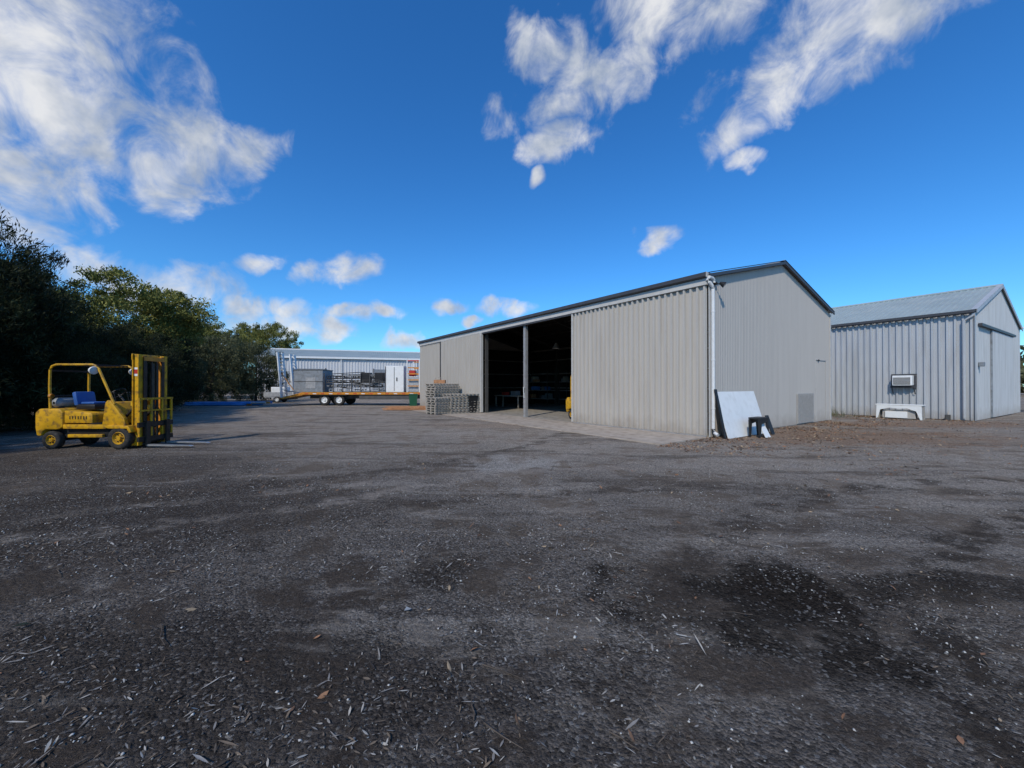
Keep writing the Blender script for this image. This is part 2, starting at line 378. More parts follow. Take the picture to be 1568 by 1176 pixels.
b=B(); z=ground_z(-.75,2.83)
b.add([(-.775,2.82,z+.008),(-.735,2.81,z+.02),(-.725,2.84,z+.012),(-.765,2.85,z+.022)],[(0,1,2,3)],'greybox'); b.obj('litter_scrap')

# ---------------------------------------------------------------- main shed
A35=math.radians(35.34)
def main_shed():
    E=empty('farm_shed',(6.1,12.15,0),A35)
    W=10.87; Lh=23.0; H=5.0; R=6.35
    gz=lambda x:H+(R-H)*(1-abs(x-W/2)/(W/2))-.03
    b=B(); b.rib((0,0),(W,0),.02,gz,'gable',(0,-1),.11,.016,'sin'); 
    b.rib((W,Lh),(0,Lh),.02,gz,'gable',(0,1),.2,.02); b.rib((W,0),(W,Lh),.02,H,'clad',(1,0),.2,.025); b.obj('end_and_rear_walls',E)
    b=B(); b.rib((-.03,5.87),(-.03,0.03),.06,4.72,'clad',(-1,0),.225,.085)
    b.rib((-.03,23.0),(-.03,18.95),.06,4.72,'clad',(-1,0),.225,.085)
    b.rib((-.12,18.99),(-.12,13.5),.06,4.72,'clad',(-1,0),.225,.085)
    b.box(-.12,-.035,5.875,5.94,.06,4.72,'header'); b.box(-.21,-.045,13.43,13.5,.06,4.72,'header')
    b.box(-.21,-.12,18.99,19.03,.06,4.72,'trim')
    b.box(-.115,-.035,.035,5.86,.0,.058,'poststeel')
    b.obj('front_wall_panels',E)
    b=B(); b.box(-.15,.012,-.02,23.0,4.73,4.93,'header'); b.box(-.13,-.03,5.95,13.42,4.66,4.725,'trim')
    b.prism([(-.27,4.97),(-.27,5.09),(-.255,5.09),(-.245,4.985),(-.03,4.985),(-.03,4.94),(-.21,4.94)],-.06,23.06,'trim')
    b.box(-.26,-.021,-.075,-.06,4.94,5.09,'header')
    b.obj('gutter_and_header',E)
    b=B(); o=.15; dz=(R-H)/(W/2)*o
    b.roof((-o,-.12,H-dz+.06),(-o,Lh+.12,H-dz+.06),(W/2,-.12,R+.06),(W/2,Lh+.12,R+.06),'roofg',.19,.03)
    b.roof((W+o,-.12,H-dz+.06),(W+o,Lh+.12,H-dz+.06),(W/2,-.12,R+.06),(W/2,Lh+.12,R+.06),'roofg',.19,.03)
    for yy in(-.135,Lh+.1):
        b.beam((-o,yy,H-dz+.03),(W/2,yy,R+.03),.03,.10,'trim'); b.beam((W+o,yy,H-dz+.03),(W/2,yy,R+.03),.03,.10,'trim')
        b.beam((-o,yy+.06,H-dz+.125),(W/2,yy+.06,R+.125),.16,.015,'trim'); b.beam((W+o,yy+.06,H-dz+.125),(W/2,yy+.06,R+.125),.16,.015,'trim')
    b.tube([(W/2,-.13,R+.08),(W/2,Lh+.12,R+.08)],.07,'roofg',8)
    b.obj('roof',E)
    b=B()
    b.box(-.035,.09,-.036,-.019,.02,4.92,'header'); b.box(W-.08,W+.04,-.036,-.019,.02,H-.05,'header')
    for x in (8.95,10.2): b.box(x,x+.02,-.03,-.018,.1,2.75,'header')
    b.box(8.95,10.22,-.034,-.017,2.75,2.78,'header'); b.box(9.2,9.32,-.06,-.035,2.72,2.78,'black')
    b.obj('corner_flashing',E)
    b=B()
    b.tube([(-.14,-.04,4.93),(-.14,-.04,4.86),(-.10,-.08,4.80),(.01,-.11,4.68),(.06,-.11,4.60),(.06,-.11,.28),(.04,-.16,.16),(-.0,-.28,.10)],.052,'whitepipe',14)
    b.tube([(-.18,-.11,4.93),(.02,-.11,4.93),(.10,-.11,4.88),(.12,-.11,4.80)],.05,'whitepipe',12)
    for z in(.9,2.4,3.9): b.lathe((.06,-.11,z),(0,0,1),[(-.02,.052),(-.02,.06),(.02,.06),(.02,.052)],'whitepipe',14)
    b.obj('downpipe',E,True)
    b=B(); b.box(.28,.36,-.10,-.02,4.78,4.86,'black'); b.tube([(.32,-.10,4.82),(.34,-.24,4.74)],.014,'black',8)
    b.lathe((.36,-.26,4.76),(.35,-.75,-.55),[(-.10,.03),(-.02,.07),(.05,.095),(.06,.085)],'black',18); b.lathe((.36,-.26,4.76),(.35,-.75,-.55),[(.052,.085),(.052,.001)],'glass',18)
    b.obj('security_light',E,True)
    b=B(); b.box(6.85,8.6,-.06,-.03,.05,1.28,'meshgrey')
    for i in range(20): b.box(6.87,8.58,-.066,-.061,.08+i*.058,.10+i*.058,'meshgrey')
    for i in range(24): b.box(6.9+i*.07,6.91+i*.07,-.071,-.067,.07,1.26,'meshgrey')
    b.obj('mesh_screen',E)
    b=B(); b.box(-.02,.14,9.35,9.52,.03,4.7,'poststeel'); b.box(-.05,.17,9.32,9.55,.0301,.05,'poststeel')
    b.box(-.08,-.03,9.38,9.44,1.25,1.5,'black'); b.tube([(-.05,9.42,1.0),(-.12,9.36,1.55)],.025,'white',8)
    b.obj('centre_post',E)
    b=B()
    for y in(.25,5.95,13.45,18.9,22.75):
        for x in(.12,W-.30): b.box(x,x+.18,y-.05,y+.05,.03,4.85,'steel')
    for y in(.25,5.95,9.43,13.45,18.9,22.75):
        b.beam((.15,y,4.78),(W/2,y,R-.22),.1,.25,'steel'); b.beam((W-.15,y,4.78),(W/2,y,R-.22),.1,.25,'steel')
    for x in(1.5,3,4.5,6.4,7.9,9.4):
        z=gz(x)-.02; b.box(x,x+.06,.05,Lh-.05,z-.12,z-.03,'steel')
    for z in(1.4,2.6,3.8): b.box(.3,W-.3,Lh-.2,Lh-.145,z,z+.08,'poststeel'); b.box(W-.18,W-.125,.3,Lh-.3,z,z+.08,'poststeel')
    b.obj('portal_frame',E)
    b=B(); b.box(W-.12,W-.08,.08,Lh-.08,.03,4.7,'dark'); b.box(.1,W-.14,Lh-.14,Lh-.1,.03,4.8,'dark'); b.box(.2,W-.14,.06,.1,.03,4.8,'dark')  # added dark sheets, interior shade painted in their colour
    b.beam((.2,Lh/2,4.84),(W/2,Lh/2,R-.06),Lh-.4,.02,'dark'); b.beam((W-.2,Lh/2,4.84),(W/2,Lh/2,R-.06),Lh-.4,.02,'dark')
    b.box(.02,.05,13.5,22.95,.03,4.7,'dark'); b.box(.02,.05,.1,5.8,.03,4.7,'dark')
    b.obj('interior_shade_sheets',E)
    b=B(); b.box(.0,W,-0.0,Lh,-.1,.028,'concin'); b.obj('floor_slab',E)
    b=B(); x=-2.55; b.box(-2.55,-.002,-.02,6.4,-.1,.022,'conc'); b.box(-2.5,-.002,6.42,13.2,-.1,.024,'conc'); b.box(-2.45,-.002,13.22,20.2,-.1,.021,'conc'); b.obj('concrete_apron',E)
    b=B()
    for y0,y1,x0 in((14.5,17.5,9.6),(10.2,13.6,9.7),(18,21,8.8)):
        for z in(.5,1.2,1.9,2.6): b.box(x0,x0+.9,y0,y1,z,z+.05,'poststeel')
        for y in(y0,y1-.06):
            for xx in(x0,x0+.84): b.box(xx,xx+.06,y,y+.06,.03,3.0,'steel')
        for i in range(14):
            z=random.choice([.56,1.26,1.96]); y=random.uniform(y0+.1,y1-.5); b.box(x0+.1,x0+random.uniform(.5,.8),y,y+random.uniform(.2,.45),z,z+random.uniform(.2,.5),random.choice(['greybox','wood','blue','brownwood','steel']),bev=.01)
    b.obj('storage_shelving',E)
    b=B(); b.box(4.0,4.8,15.5,18.5,.85,.93,'wood')
    for xx in(4.05,4.68):
        for yy in(15.55,18.35): b.box(xx,xx+.08,yy,yy+.08,.03,.85,'wood')
    b.box(4.1,4.6,16,16.5,.93,1.25,'greybox',bev=.02); b.box(4.2,4.5,17.2,17.8,.93,1.15,'red',bev=.02); b.obj('workbench',E)
    b=B(); b.tube([(5.3,13.0,4.4),(5.3,13.0,5.9)],.01,'black',6); b.lathe((5.3,13,4.2),(0,0,-1),[(-.25,.05),(-.12,.12),(.12,.26),(.14,.25)],'galv',20); b.obj('pendant_lamp',E,True)
main_shed()

# ---------------------------------------------------------------- zincalume shed on the right
def right_shed():
    a=math.atan2(.52,.854); E=empty('zincalume_shed',(21.0,17.8,0),a)
    W=11.4; Lh=27; H=5.0; R=6.85
    gz=lambda x:H+(R-H)*(1-abs(x-W/2)/(W/2))-.03
    b=B(); b.rib((0,0),(W,0),.02,gz,'zinc',(0,-1),.19,.03); b.rib((W,Lh),(0,Lh),.02,gz,'zinc',(0,1),.19,.025)
    b.rib((0,Lh),(0,0),.02,H,'zinc',(-1,0),.25,.075); b.rib((W,0),(W,Lh),.02,H,'zinc',(1,0),.19,.032); b.obj('walls',E)
    b=B(); dz=(R-H)/(W/2)*.12
    for x in(-.12,W+.12): b.roof((x,-.1,H-dz+.05),(x,Lh+.1,H-dz+.05),(W/2,-.1,R+.05),(W/2,Lh+.1,R+.05),'roofb',.25,.04)
    for x in(-.12,W+.12):
        b.beam((x,-.115,H-dz+.02),(W/2,-.115,R+.02),.03,.16,'zinc'); b.beam((x,-.03,H-dz+.12),(W/2,-.03,R+.12),.2,.015,'zinc')
    b.prism([(-.28,4.93),(-.28,5.05),(-.265,5.05),(-.255,4.945),(-.085,4.945),(-.085,4.9),(-.22,4.9)],-.06,Lh+.06,'trim')
    b.tube([(W/2,-.12,R+.08),(W/2,Lh,R+.08)],.08,'roofb',8)
    b.obj('roof',E)
    b=B(); b.tube([(-.16,-.02,4.92),(-.16,.0,4.8),(-.14,.28,4.6),(-.14,.28,.1)],.055,'zinc',12); b.box(-.08,.08,-.05,-.032,.02,4.9,'zinc')
    b.obj('downpipe',E,True)
    b=B(); b.rib((3.2,-.09),(8.6,-.09),.05,4.35,'zinc',(0,-1),.19,.02); b.box(.6,9.0,-.16,-.035,4.38,4.5,'trim')
    b.box(3.14,3.2,-.1,-.035,.05,4.36,'greybox')
    b.box(.55,.75,-.22,-.035,2.5,2.7,'greybox',bev=.02); b.obj('sliding_door',E)
    b=B()
    y=2.3; b.box(-.45,-.078,y-.36,y+.36,1.62,2.12,'white',bev=.03); b.box(-.46,-.451,y-.31,y+.31,1.67,2.02,'steel')
    for i in range(9): b.box(-.475,-.461,y-.30,y+.30,1.69+i*.036,1.70+i*.036,'white')
    b.box(-.14,-.079,y-.46,y+.46,2.13,2.2,'trim'); b.box(-.14,-.079,y-.46,y-.38,1.6,2.12,'trim'); b.box(-.14,-.079,y+.38,y+.46,1.6,2.12,'trim'); b.box(-.3,-.079,y-.46,y+.46,1.52,1.59,'trim')
    b.beam((-.3,y-.4,1.52),(-.08,y-.4,1.2),.03,.03,'trim'); b.beam((-.3,y+.4,1.52),(-.08,y+.4,1.2),.03,.03,'trim')
    b.obj('air_conditioner',E)
right_shed()

def table():
    E=empty('white_bench_frame',(18.9,19.1,0),math.atan2(.854,-.52)+math.pi)
    b=B(); b.box(-.84,.84,-.25,.25,.66,.71,'white',bev=.01)
    poly=[(-.82,.0),(-.76,.0),(-.66,.44),(-.3,.54),(0,.50),(.3,.53),(.62,.40),(.76,.0),(.82,.0),(.80,.655),(-.80,.655)]
    b.prism(poly,-.24,-.21,'white'); b.prism(poly,.20,.24,'wood')
    for x in(-.80,.74): b.box(x,x+.06,-.195,.195,0,.65,'wood')
    b.box(-.62,.58,-.12,.18,.02,.42,'meshgrey',bev=.03); b.box(-.5,.3,-.18,-.125,.05,.36,'white',bev=.01)
    b.obj('bench',E)
table()
b=B()
for i in range(160):
    x=17.0+random.gauss(0,.55); y=21.0+random.gauss(0,.9); b.tube([(x,y,0),(x+random.uniform(-.2,.2),y+random.uniform(-.2,.2),random.uniform(.15,.5))],[.007,.002],'leaf_grey',4)
b.obj('weeds')
b=B(); b.tube([(0,0,0),(.25,.15,1.15)],.02,'wood',6); b.box(-.12,.12,-.02,.02,.0,.25,'steel'); o=b.obj('garden_spade'); o.location=(20.45,18.4,0)

# leaning boards at the shed gable
def boards():
    E=empty('leaning_board',(6.1,12.15,0),A35)
    def lean(bb,x0,x1,h,out,k,th=.02,y0=-.10):
        v=[];
        for x in(x0,x1):
            v+=[(x,y0-out,.01),(x,y0-out-th,.01),(x,y0,h),(x,y0-th,h)]
        bb.add(v,[(0,1,3,2),(4,6,7,5),(1,5,7,3),(0,2,6,4),(2,3,7,6),(0,4,5,1)],k)
    b=B(); lean(b,.12,2.75,1.42,.42,'white'); b.obj('panel',E)
    b=B(); lean(b,-.02,.10,1.5,.30,'black',.03,-.17); b.obj('panel_shadow_strip',E)  # black strip stands in for the panel's shadow on its left
    E2=empty('black_stool',(6.1,12.15,0),A35)
    leg=[(1.15,.02),(1.22,.02),(1.28,.42),(1.62,.46),(1.72,.02),(1.80,.02),(1.75,.60),(1.12,.56)]
    b=B(); b.prism(leg,-.98,-.93,'black',bev=.008)
    b.prism(leg,-.70,-.65,'black',bev=.008)
    b.box(1.12,1.75,-.98,-.65,.57,.62,'black',bev=.01); b.obj('stool_frame',E2)
    E3=empty('timber_offcut',(6.1,12.15,0),A35)
    b=B(); lean(b,1.32,1.66,.42,.2,'white',.02,-.86); lean(b,2.4,2.62,.62,.2,'black',.03,-.60); b.box(2.9,3.3,-.5,-.2,.02,.10,'wood'); b.obj('offcuts',E3)
boards()

# ---------------------------------------------------------------- forklift
def wheel(b,c,r,w,side,hub='yellow'):
    ax=(0,side,0); h=w/2
    b.lathe(c,ax,[(-h,r*.5),(-h,r*.88),(-h*.8,r*.97),(-h*.5,r),(h*.5,r),(h*.8,r*.97),(h,r*.88),(h,r*.62),(h*.9,r*.56)],'rubber',32)
    b.lathe(c,ax,[(h*.9,r*.56),(h*.95,r*.53),(h*.5,r*.45),(h*.45,r*.22),(h*.95,r*.18),(h*.95,.001)],hub,24)
    b.lathe(c,ax,[(-h,r*.5),(-h,.001)],'black',16)
    for i in range(6):
        a=i*math.pi/3; cc=Vector(c)+Vector((math.cos(a)*r*.33,side*h*.5,math.sin(a)*r*.33)); b.lathe(cc,ax,[(-.01,.016),(.02,.016),(.02,.001)],'greasy',6)
def forklift(name,loc,rz):
    E=empty(name,loc,rz)
    b=B()
    b.prism([(-.36,.34),(-.40,.55),(-.40,.92),(-.30,1.03),(.22,1.03),(.30,.93),(.30,.56),(.22,.52),(.14,.50),(-.14,.50),(-.22,.44),(-.24,.34)],-.50,.50,'yellow',bev=.035)
    b.box(-.28,.36,-.34,.34,.28,.50,'black')
    b.prism([(.301,.66),(.301,.98),(.98,.92),(1.02,.86),(1.02,.66)],-.46,.46,'yellow',bev=.02)
    b.box(.30,1.62,-.40,.40,.30,.64,'black',bev=.02)
    b.box(.31,1.40,-.50,-.405,.52,.63,'yellow',bev=.012); b.box(.31,1.40,.405,.50,.52,.63,'yellow',bev=.012)
    b.box(.42,1.30,-.49,-.41,.30,.38,'yellow',bev=.012); b.box(1.0,1.3,-.5,.5,.64,.665,'black')
    for i in range(7): b.box(.44+i*.07,.46+i*.07,-.466,-.461,.76,.84,'black')
    b.box(-.42,-.40,-.3,.3,.6,.85,'black')
    b.obj('body',E,True)
    b=B()
    cow=[(1.30,.60),(1.38,1.18),(1.44,1.25),(1.52,1.22),(1.86,.78),(1.90,.60)]
    b.prism(cow,-.50,-.40,'yellow',bev=.015); b.prism(cow,.40,.50,'yellow',bev=.015)
    b.prism([(1.36,.64),(1.42,1.20),(1.50,1.18),(1.72,.84),(1.72,.64)],-.395,.395,'yellow',bev=.01)
    fen=[(1.40,.58),(1.50,.62),(2.02,.60),(2.10,.45),(2.04,.42),(1.98,.53),(1.52,.53)]
    b.prism(fen,-.56,-.34,'yellow',bev=.01); b.prism(fen,.34,.56,'yellow',bev=.01)
    b.obj('front_cowl',E,True)
    b=B()
    b.box(.35,.85,-.25,.25,.99,1.13,'black',bev=.04)
    M4=Matrix.Translation((.36,0,1.10))@Matrix.Rotation(math.radians(-12),4,'Y')
    b.box(-.06,.05,-.24,.24,0,.36,'seat',M4,bev=.035); b.box(.45,.80,-.22,.1,1.131,1.19,'seat',bev=.025)
    b.tube([(1.42,0,1.15),(1.22,0,1.38)],.025,'black',8)
    n=24; c=Vector((1.19,0,1.41)); ax=Vector((-.66,0,.75)).normalized(); u=Vector((0,1,0)); w=ax.cross(u)
    b.tube([c+u*math.cos(2*math.pi*i/n)*.18+w*math.sin(2*math.pi*i/n)*.18 for i in range(n+1)],.014,'black',6,False)
    b.beam(c-u*.18,c+u*.18,.02,.012,'black')
    for y in(.15,.22,-.2): b.tube([(1.36,y,1.15),(1.30,y,1.42)],.009,'black',6); b.lathe((1.30,y,1.42),(0,0,1),[(-.02,.008),(0,.02),(.02,.008)],'black',8)
    b.lathe((-.08,0,1.17),(0,1,0),[(-.36,.03),(-.34,.09),(-.28,.13),(.28,.13),(.34,.09),(.36,.03)],'greybox',22)
    b.box(-.2,.04,-.3,-.22,1.03,1.08,'black'); b.box(-.2,.04,.22,.3,1.03,1.08,'black')
    b.obj('seat_and_controls',E,True)
    b=B()
    for y in(-.46,.46):
        b.tube([(-.05,y,1.0),(-.07,y,1.6),(-.06,y,2.02),(-.01,y,2.11),(.10,y,2.15),(1.02,y,2.15),(1.12,y,2.11),(1.18,y,2.03),(1.58,y,1.14)],.028,'yellow',8)
    for i in range(9):
        x=.10+i*.115; b.beam((x,-.46,2.15),(x,.46,2.15),.025,.03,'black')
    b.beam((-.06,-.46,2.0),(-.06,.46,2.0),.04,.05,'black'); b.beam((-.06,-.46,1.35),(-.06,.46,1.35),.03,.04,'black')
    b.obj('overhead_guard',E,True)
    b=B()
    for p in((1.10,-.52,2.0),(1.10,.52,2.0)):
        b.lathe(p,(1,-.35,-.1),[(-.08,.02),(-.05,.08),(.02,.10),(.04,.09)],'white',20); b.lathe(p,(1,-.35,-.1),[(.03,.09),(.045,.001)],'glass',20)
    b.lathe((-.02,-.47,1.35),(-1,0,0),[(-.03,.05),(.02,.06),(.03,.001)],'orange',14)
    b.obj('work_lights',E,True)
    b=B()
    wheel(b,(0,-.42,.23),.23,.17,-1); wheel(b,(0,.42,.23),.23,.17,1); wheel(b,(1.76,-.45,.285),.285,.20,-1); wheel(b,(1.76,.45,.285),.285,.20,1)
    b.tube([(0,-.4,.23),(0,.4,.23)],.05,'black'); b.tube([(1.76,-.4,.28),(1.76,.4,.28)],.08,'black')
    b.obj('wheels',E,True)
    b=B()
    for y in(-.36,.36):
        s=1 if y>0 else -1
        b.box(1.98,2.14,y-.02,y+.02,.08,2.42,'yellow'); b.box(1.98,2.0,y-.06,y+.06,.081,2.419,'yellow'); b.box(2.12,2.142,y-.058,y+.058,.082,2.418,'yellow')
        b.box(2.03,2.17,y-s*.10-.018,y-s*.10+.018,.12,2.38,'orange'); b.box(2.155,2.175,y-s*.10-.04,y-s*.10+.04,.121,2.379,'greasy')
        b.tube([(2.10,y-s*.20,.2),(2.10,y-s*.20,2.2)],.028,'greasy',10)
    b.box(1.96,2.0,-.42,.42,2.27,2.43,'yellow',bev=.008); b.box(2.10,2.18,-.30,.30,2.26,2.36,'orange'); b.box(1.95,1.98,-.42,.42,1.1,1.22,'yellow'); b.box(1.95,1.98,-.42,.42,.35,.47,'yellow')
    b.box(2.05,2.13,-.30,.30,.12,.22,'greasy'); b.tube([(2.12,0,.25),(2.12,0,2.2)],.05,'greasy',14)
    for y in(-.07,.07): b.box(2.16,2.175,y-.015,y+.015,.6,2.25,'greasy')
    b.tube([(1.6,-.30,.7),(1.98,-.30,1.1)],.035,'greasy',10); b.tube([(1.6,.30,.7),(1.98,.30,1.1)],.035,'greasy',10)
    b.box(1.975,2.12,-.387,-.382,1.86,2.08,'white'); b.box(2.0,2.10,-.390,-.3875,1.92,2.03,'red')
    b.obj('mast',E,True)
    b=B()
    for z in(.18,.55): b.box(2.19,2.24,-.50,.50,z,z+.12,'greasy')
    for y in(-.48,-.16,.16,.44): b.box(2.19,2.235,y,y+.05,.31,.54,'yellow'); b.box(2.20,2.235,y,y+.045,.68,1.25,'yellow')
    b.box(2.195,2.24,-.49,.50,1.25,1.30,'yellow'); b.box(2.195,2.23,-.49,.50,.95,.99,'yellow')
    for y in(-.34,.24):
        b.box(2.245,2.29,y,y+.11,.06,.70,'greasy'); b.prism([(2.29,.06),(2.29,.105),(3.35,.075),(3.42,.06)],y,y+.11,'bright')
    b.obj('carriage_and_forks',E)
    return E
forklift('forklift',(-11.68,10.42,-.005),0)
R2=Matrix.Rotation(A35,4,'Z')
p=Vector((6.1,12.15,0))+R2@Vector((1.45,7.05,.03))
forklift('forklift',(p.x,p.y,.03),A35-math.radians(90))

# ---------------------------------------------------------------- low loader trailer
def trailer():
    E=empty('low_loader_trailer',(0,0,0))
    y0,y1=32.0,34.5
    b=B()
    b.box(-17.1,-6.4,y0,y1,.92,1.06,'steel'); b.box(-17.1,-6.4,y0-.05,y0,.90,1.09,'orange'); b.box(-17.1,-6.4,y1,y1+.05,.84,1.09,'orange')
    b.prism([(-18.9,.52),(-18.9,.62),(-17.1,1.09),(-17.1,.84)],y0-.05,y1+.05,'orange')
    for i in range(16): b.box(-16.9+i*.66,-16.62+i*.66,y0-.056,y0-.051,.94,1.0,'white' if i%2 else 'red')
    for y in(y0+.6,y1-.7): b.box(-16.8,-6.6,y,y+.12,.55,.92,'steel')
    b.box(-12.5,-8.0,y0+.05,y0+.1,.5,.84,'steel'); 
    b.prism([(-7.4,1.09),(-7.0,1.9),(-6.0,1.9),(-6.0,1.6),(-6.6,1.55),(-6.9,1.0)],y0+.3,y1-.3,'orange')
    b.tube([(-8.3,y0+.3,1.0),(-8.3,y0+.3,.02)],.06,'steel',8)
    b.box(-18.95,-18.88,y0-.05,y1+.05,.45,.66,'black'); b.box(-18.96,-18.951,y0,y0+.4,.5,.6,'red')
    b.obj('deck',E)
    b=B()
    for x in(-15.35,-14.15): 
        for y,s in((y0+.18,-1),(y1-.18,1)): wheel(b,(x,y,.45),.45,.3,s,'white')
        b.tube([(x,y0+.2,.45),(x,y1-.2,.45)],.07,'black')
    b.obj('wheels',E,True)
    b=B()
    b.box(-16.0,-13.5,y0-.06,y0+.3,.80,.838,'black')
    for yc in(y0+.35,y1-.35):
        for dy in(-.34,.34): b.beam((-18.8,yc+dy,.65),(-19.15,yc+dy,4.35),.08,.26,'white')
        for i in range(13):
            t=i/12; b.beam((-18.8-.35*t-.0,yc-.30,.75+3.5*t),(-18.8-.35*t,yc+.30,.75+3.5*t),.06,.06,'white')
        b.beam((-18.85,yc,1.2),(-17.6,yc,1.1),.06,.06,'black'); b.beam((-19.0,yc,2.6),(-17.9,yc,1.1),.05,.05,'orange')
    b.obj('loading_ramps',E)
    b=B(); b.box(-18.0,-15.6,y0+.3,y1-.4,1.09,2.9,'greybox',bev=.03); 
    b.box(-18.03,-15.57,y0+.27,y1-.37,2.905,2.96,'steel'); b.box(-17.99,-15.61,y0+.28,y0+.297,1.95,2.0,'steel')
    b.box(-17.0,-16.2,y0+.285,y0+.298,1.4,2.3,'galv'); b.obj('metal_crate',E)
    b=B()
    for lv in range(4):
        z=1.15+lv*.36; c=['galv','black','steel','black'][lv]
        for k in range(5):
            y=y0+.2+k*.45; x=-15.4+random.uniform(-.1,.5); l=random.uniform(3.4,4.6); x2=min(x+l,-10.6)
            b.beam((x,y,z),(x2,y,z+random.uniform(-.04,.1)),.05,.07,c); b.beam((x,y,z+.2),(x2,y,z+.22),.04,.04,c)
            for q in range(7): xx=x+(x2-x)*q/6; b.beam((xx,y,z),(xx,y,z+.2),.04,.04,c)
    for i in range(18):
        y=random.uniform(y0+.15,y1-.5); x=random.uniform(-15.5,-13.2); l=random.uniform(2.0,4.0); z=1.5+random.random()*1.2
        x2=min(x+l,-10.5); b.beam((x,y,z),(x2,y+random.uniform(-.2,.2),z+random.uniform(-.35,.25)),.05,.06,random.choice(['black','galv','steel','black']))
    for x in(-12.4,-11.3): b.box(x,x+.7,y0+.2,y0+.8,1.95,2.7,'black',bev=.02)
    for i in range(7): x=-15.4+i*.75; b.beam((x,y0+.12,1.09),(x,y0+.12,random.uniform(2.0,2.7)),.06,.06,'steel')
    b.obj('scaffold_frames',E)
    b=B(); b.box(-10.4,-8.9,y0+.2,y0+1.6,1.09,3.25,'white',bev=.03); b.box(-10.42,-10.36,y0+.17,y0+.19,1.1,3.2,'steel'); b.box(-9.7,-9.66,y0+.185,y0+.197,1.2,3.15,'steel'); b.box(-9.5,-9.42,y0+.17,y0+.197,2.0,2.3,'black'); b.obj('white_cabinet',E)
    b=B()
    for x in(-8.6,-7.6):
        for y in(y0+.15,y1-.3): b.beam((x,y,1.09),(x,y,3.7),.08,.08,'white')
    for z in(1.6,2.1,2.6,3.1,3.68): 
        b.beam((-8.6,y0+.15,z),(-7.6,y0+.15,z),.06,.08,'orange' if z!=3.68 else 'red'); b.beam((-8.6,y1-.3,z),(-7.6,y1-.3,z),.06,.08,'orange')
    b.box(-8.5,-7.7,y0+.3,y1-.5,1.1,2.4,'galv',bev=.03); b.box(-8.5,-8.0,y0+.3,y0+.9,2.42,2.9,'red',bev=.03); b.obj('headboard_rack',E)
trailer()

# ---------------------------------------------------------------- white building behind
def white_building():
    a=math.atan2(6,19); E=empty('white_warehouse',(-31.2,48,0),a)
    L_=34; Wd=12; H=5.3; R=6.6
    gz=lambda x:H+(R-H)*(1-abs(x-Wd/2)/(Wd/2))-.03
    b=B(); b.rib((0,0),(L_,0),0,H,'whiteb',(0,-1),.35,.06); b.rib((L_,Wd),(0,Wd),0,H,'whiteb',(0,1),.25,.03)
    b.rib((0,Wd),(0,0),0,gz,'whiteb',(-1,0),.25,.03); b.rib((L_,0),(L_,Wd),0,gz,'whiteb',(1,0),.25,.03); b.obj('walls',E)
    b=B()
    for y in(-.2,Wd+.2): b.roof((-.2,y,H),(L_+.2,y,H),(-.2,Wd/2,R+.05),(L_+.2,Wd/2,R+.05),'roofb',.25,.03)
    b.box(-.2,L_+.2,-.32,-.2,H-.2,H+.04,'white')
    for y in(-.2,Wd+.2): b.beam((-.22,y,H-.02),(-.22,Wd/2,R),.03,.25,'white')
    b.tube([(-.2,Wd/2,R+.08),(L_+.2,Wd/2,R+.08)],.12,'whiteb',8); b.obj('roof',E)
    b=B()
    for x in(4,13.5,22): b.box(x,x+3.6,-.12,-.065,.02,3.8,'greybox'); b.box(x-.1,x,-.14,-.065,.02,3.9,'trim'); b.box(x+3.6,x+3.7,-.14,-.065,.02,3.9,'trim')
    for x in(.3,9.5,19): b.tube([(x,-.2,H-.1),(x,-.14,.1)],.06,'white',8)
    b.box(-.06,-.035,2.0,3.2,.02,2.3,'trim'); b.obj('doors_and_pipes',E)
white_building()

# ---------------------------------------------------------------- yard items
def rack_stack(name,x,y,rz,w,l,h,n):
    E=empty(name,(x,y,0),rz); b=B(); z=.01; step=h/n
    for i in range(n):
        ox=random.uniform(-.04,.04); oy=random.uniform(-.04,.04)
        for k in range(3): yy=-l/2+.06+k*(l-.2)/2; b.box(-w/2+ox,w/2+ox,yy+oy,yy+oy+.09,z,z+step*.62,'wood')
        for k in range(9): xx=-w/2+k*(w-.1)/8; b.box(xx+ox,xx+ox+.1,-l/2+oy,l/2+oy,z+step*.63,z+step*.86,'wood')
        z+=step
    b.obj('pallets',E)
rack_stack('pallet_stack',-4.35,24.6,A35+.05,1.7,1.3,1.75,12)
rack_stack('pallet_stack',-2.95,23.3,A35-.08,2.0,1.4,1.15,8)
rack_stack('pallet_stack',-3.95,22.7,A35+.12,1.7,1.1,.95,7)
b=B(); b.box(-.3,.4,-.2,.2,0,.22,'brownwood',bev=.01); b.box(-.25,.1,-.15,.2,.221,.40,'wood',bev=.01); o=b.obj('timber_crate'); o.location=(-4.6,24.7,1.76)
b=B()
for i in range(12):
    a=random.uniform(-.1,.1); y=i*.11; b.beam((-1.3+random.uniform(-.3,.2),y,.05+.08*(i%3)),(1.2+random.uniform(-.2,.3),y+a,.05+.08*(i%3)),.09,.05,'brownwood')
o=b.obj('timber_pile'); o.location=(-6.9,25.6,0); o.rotation_euler=(0,0,.05)
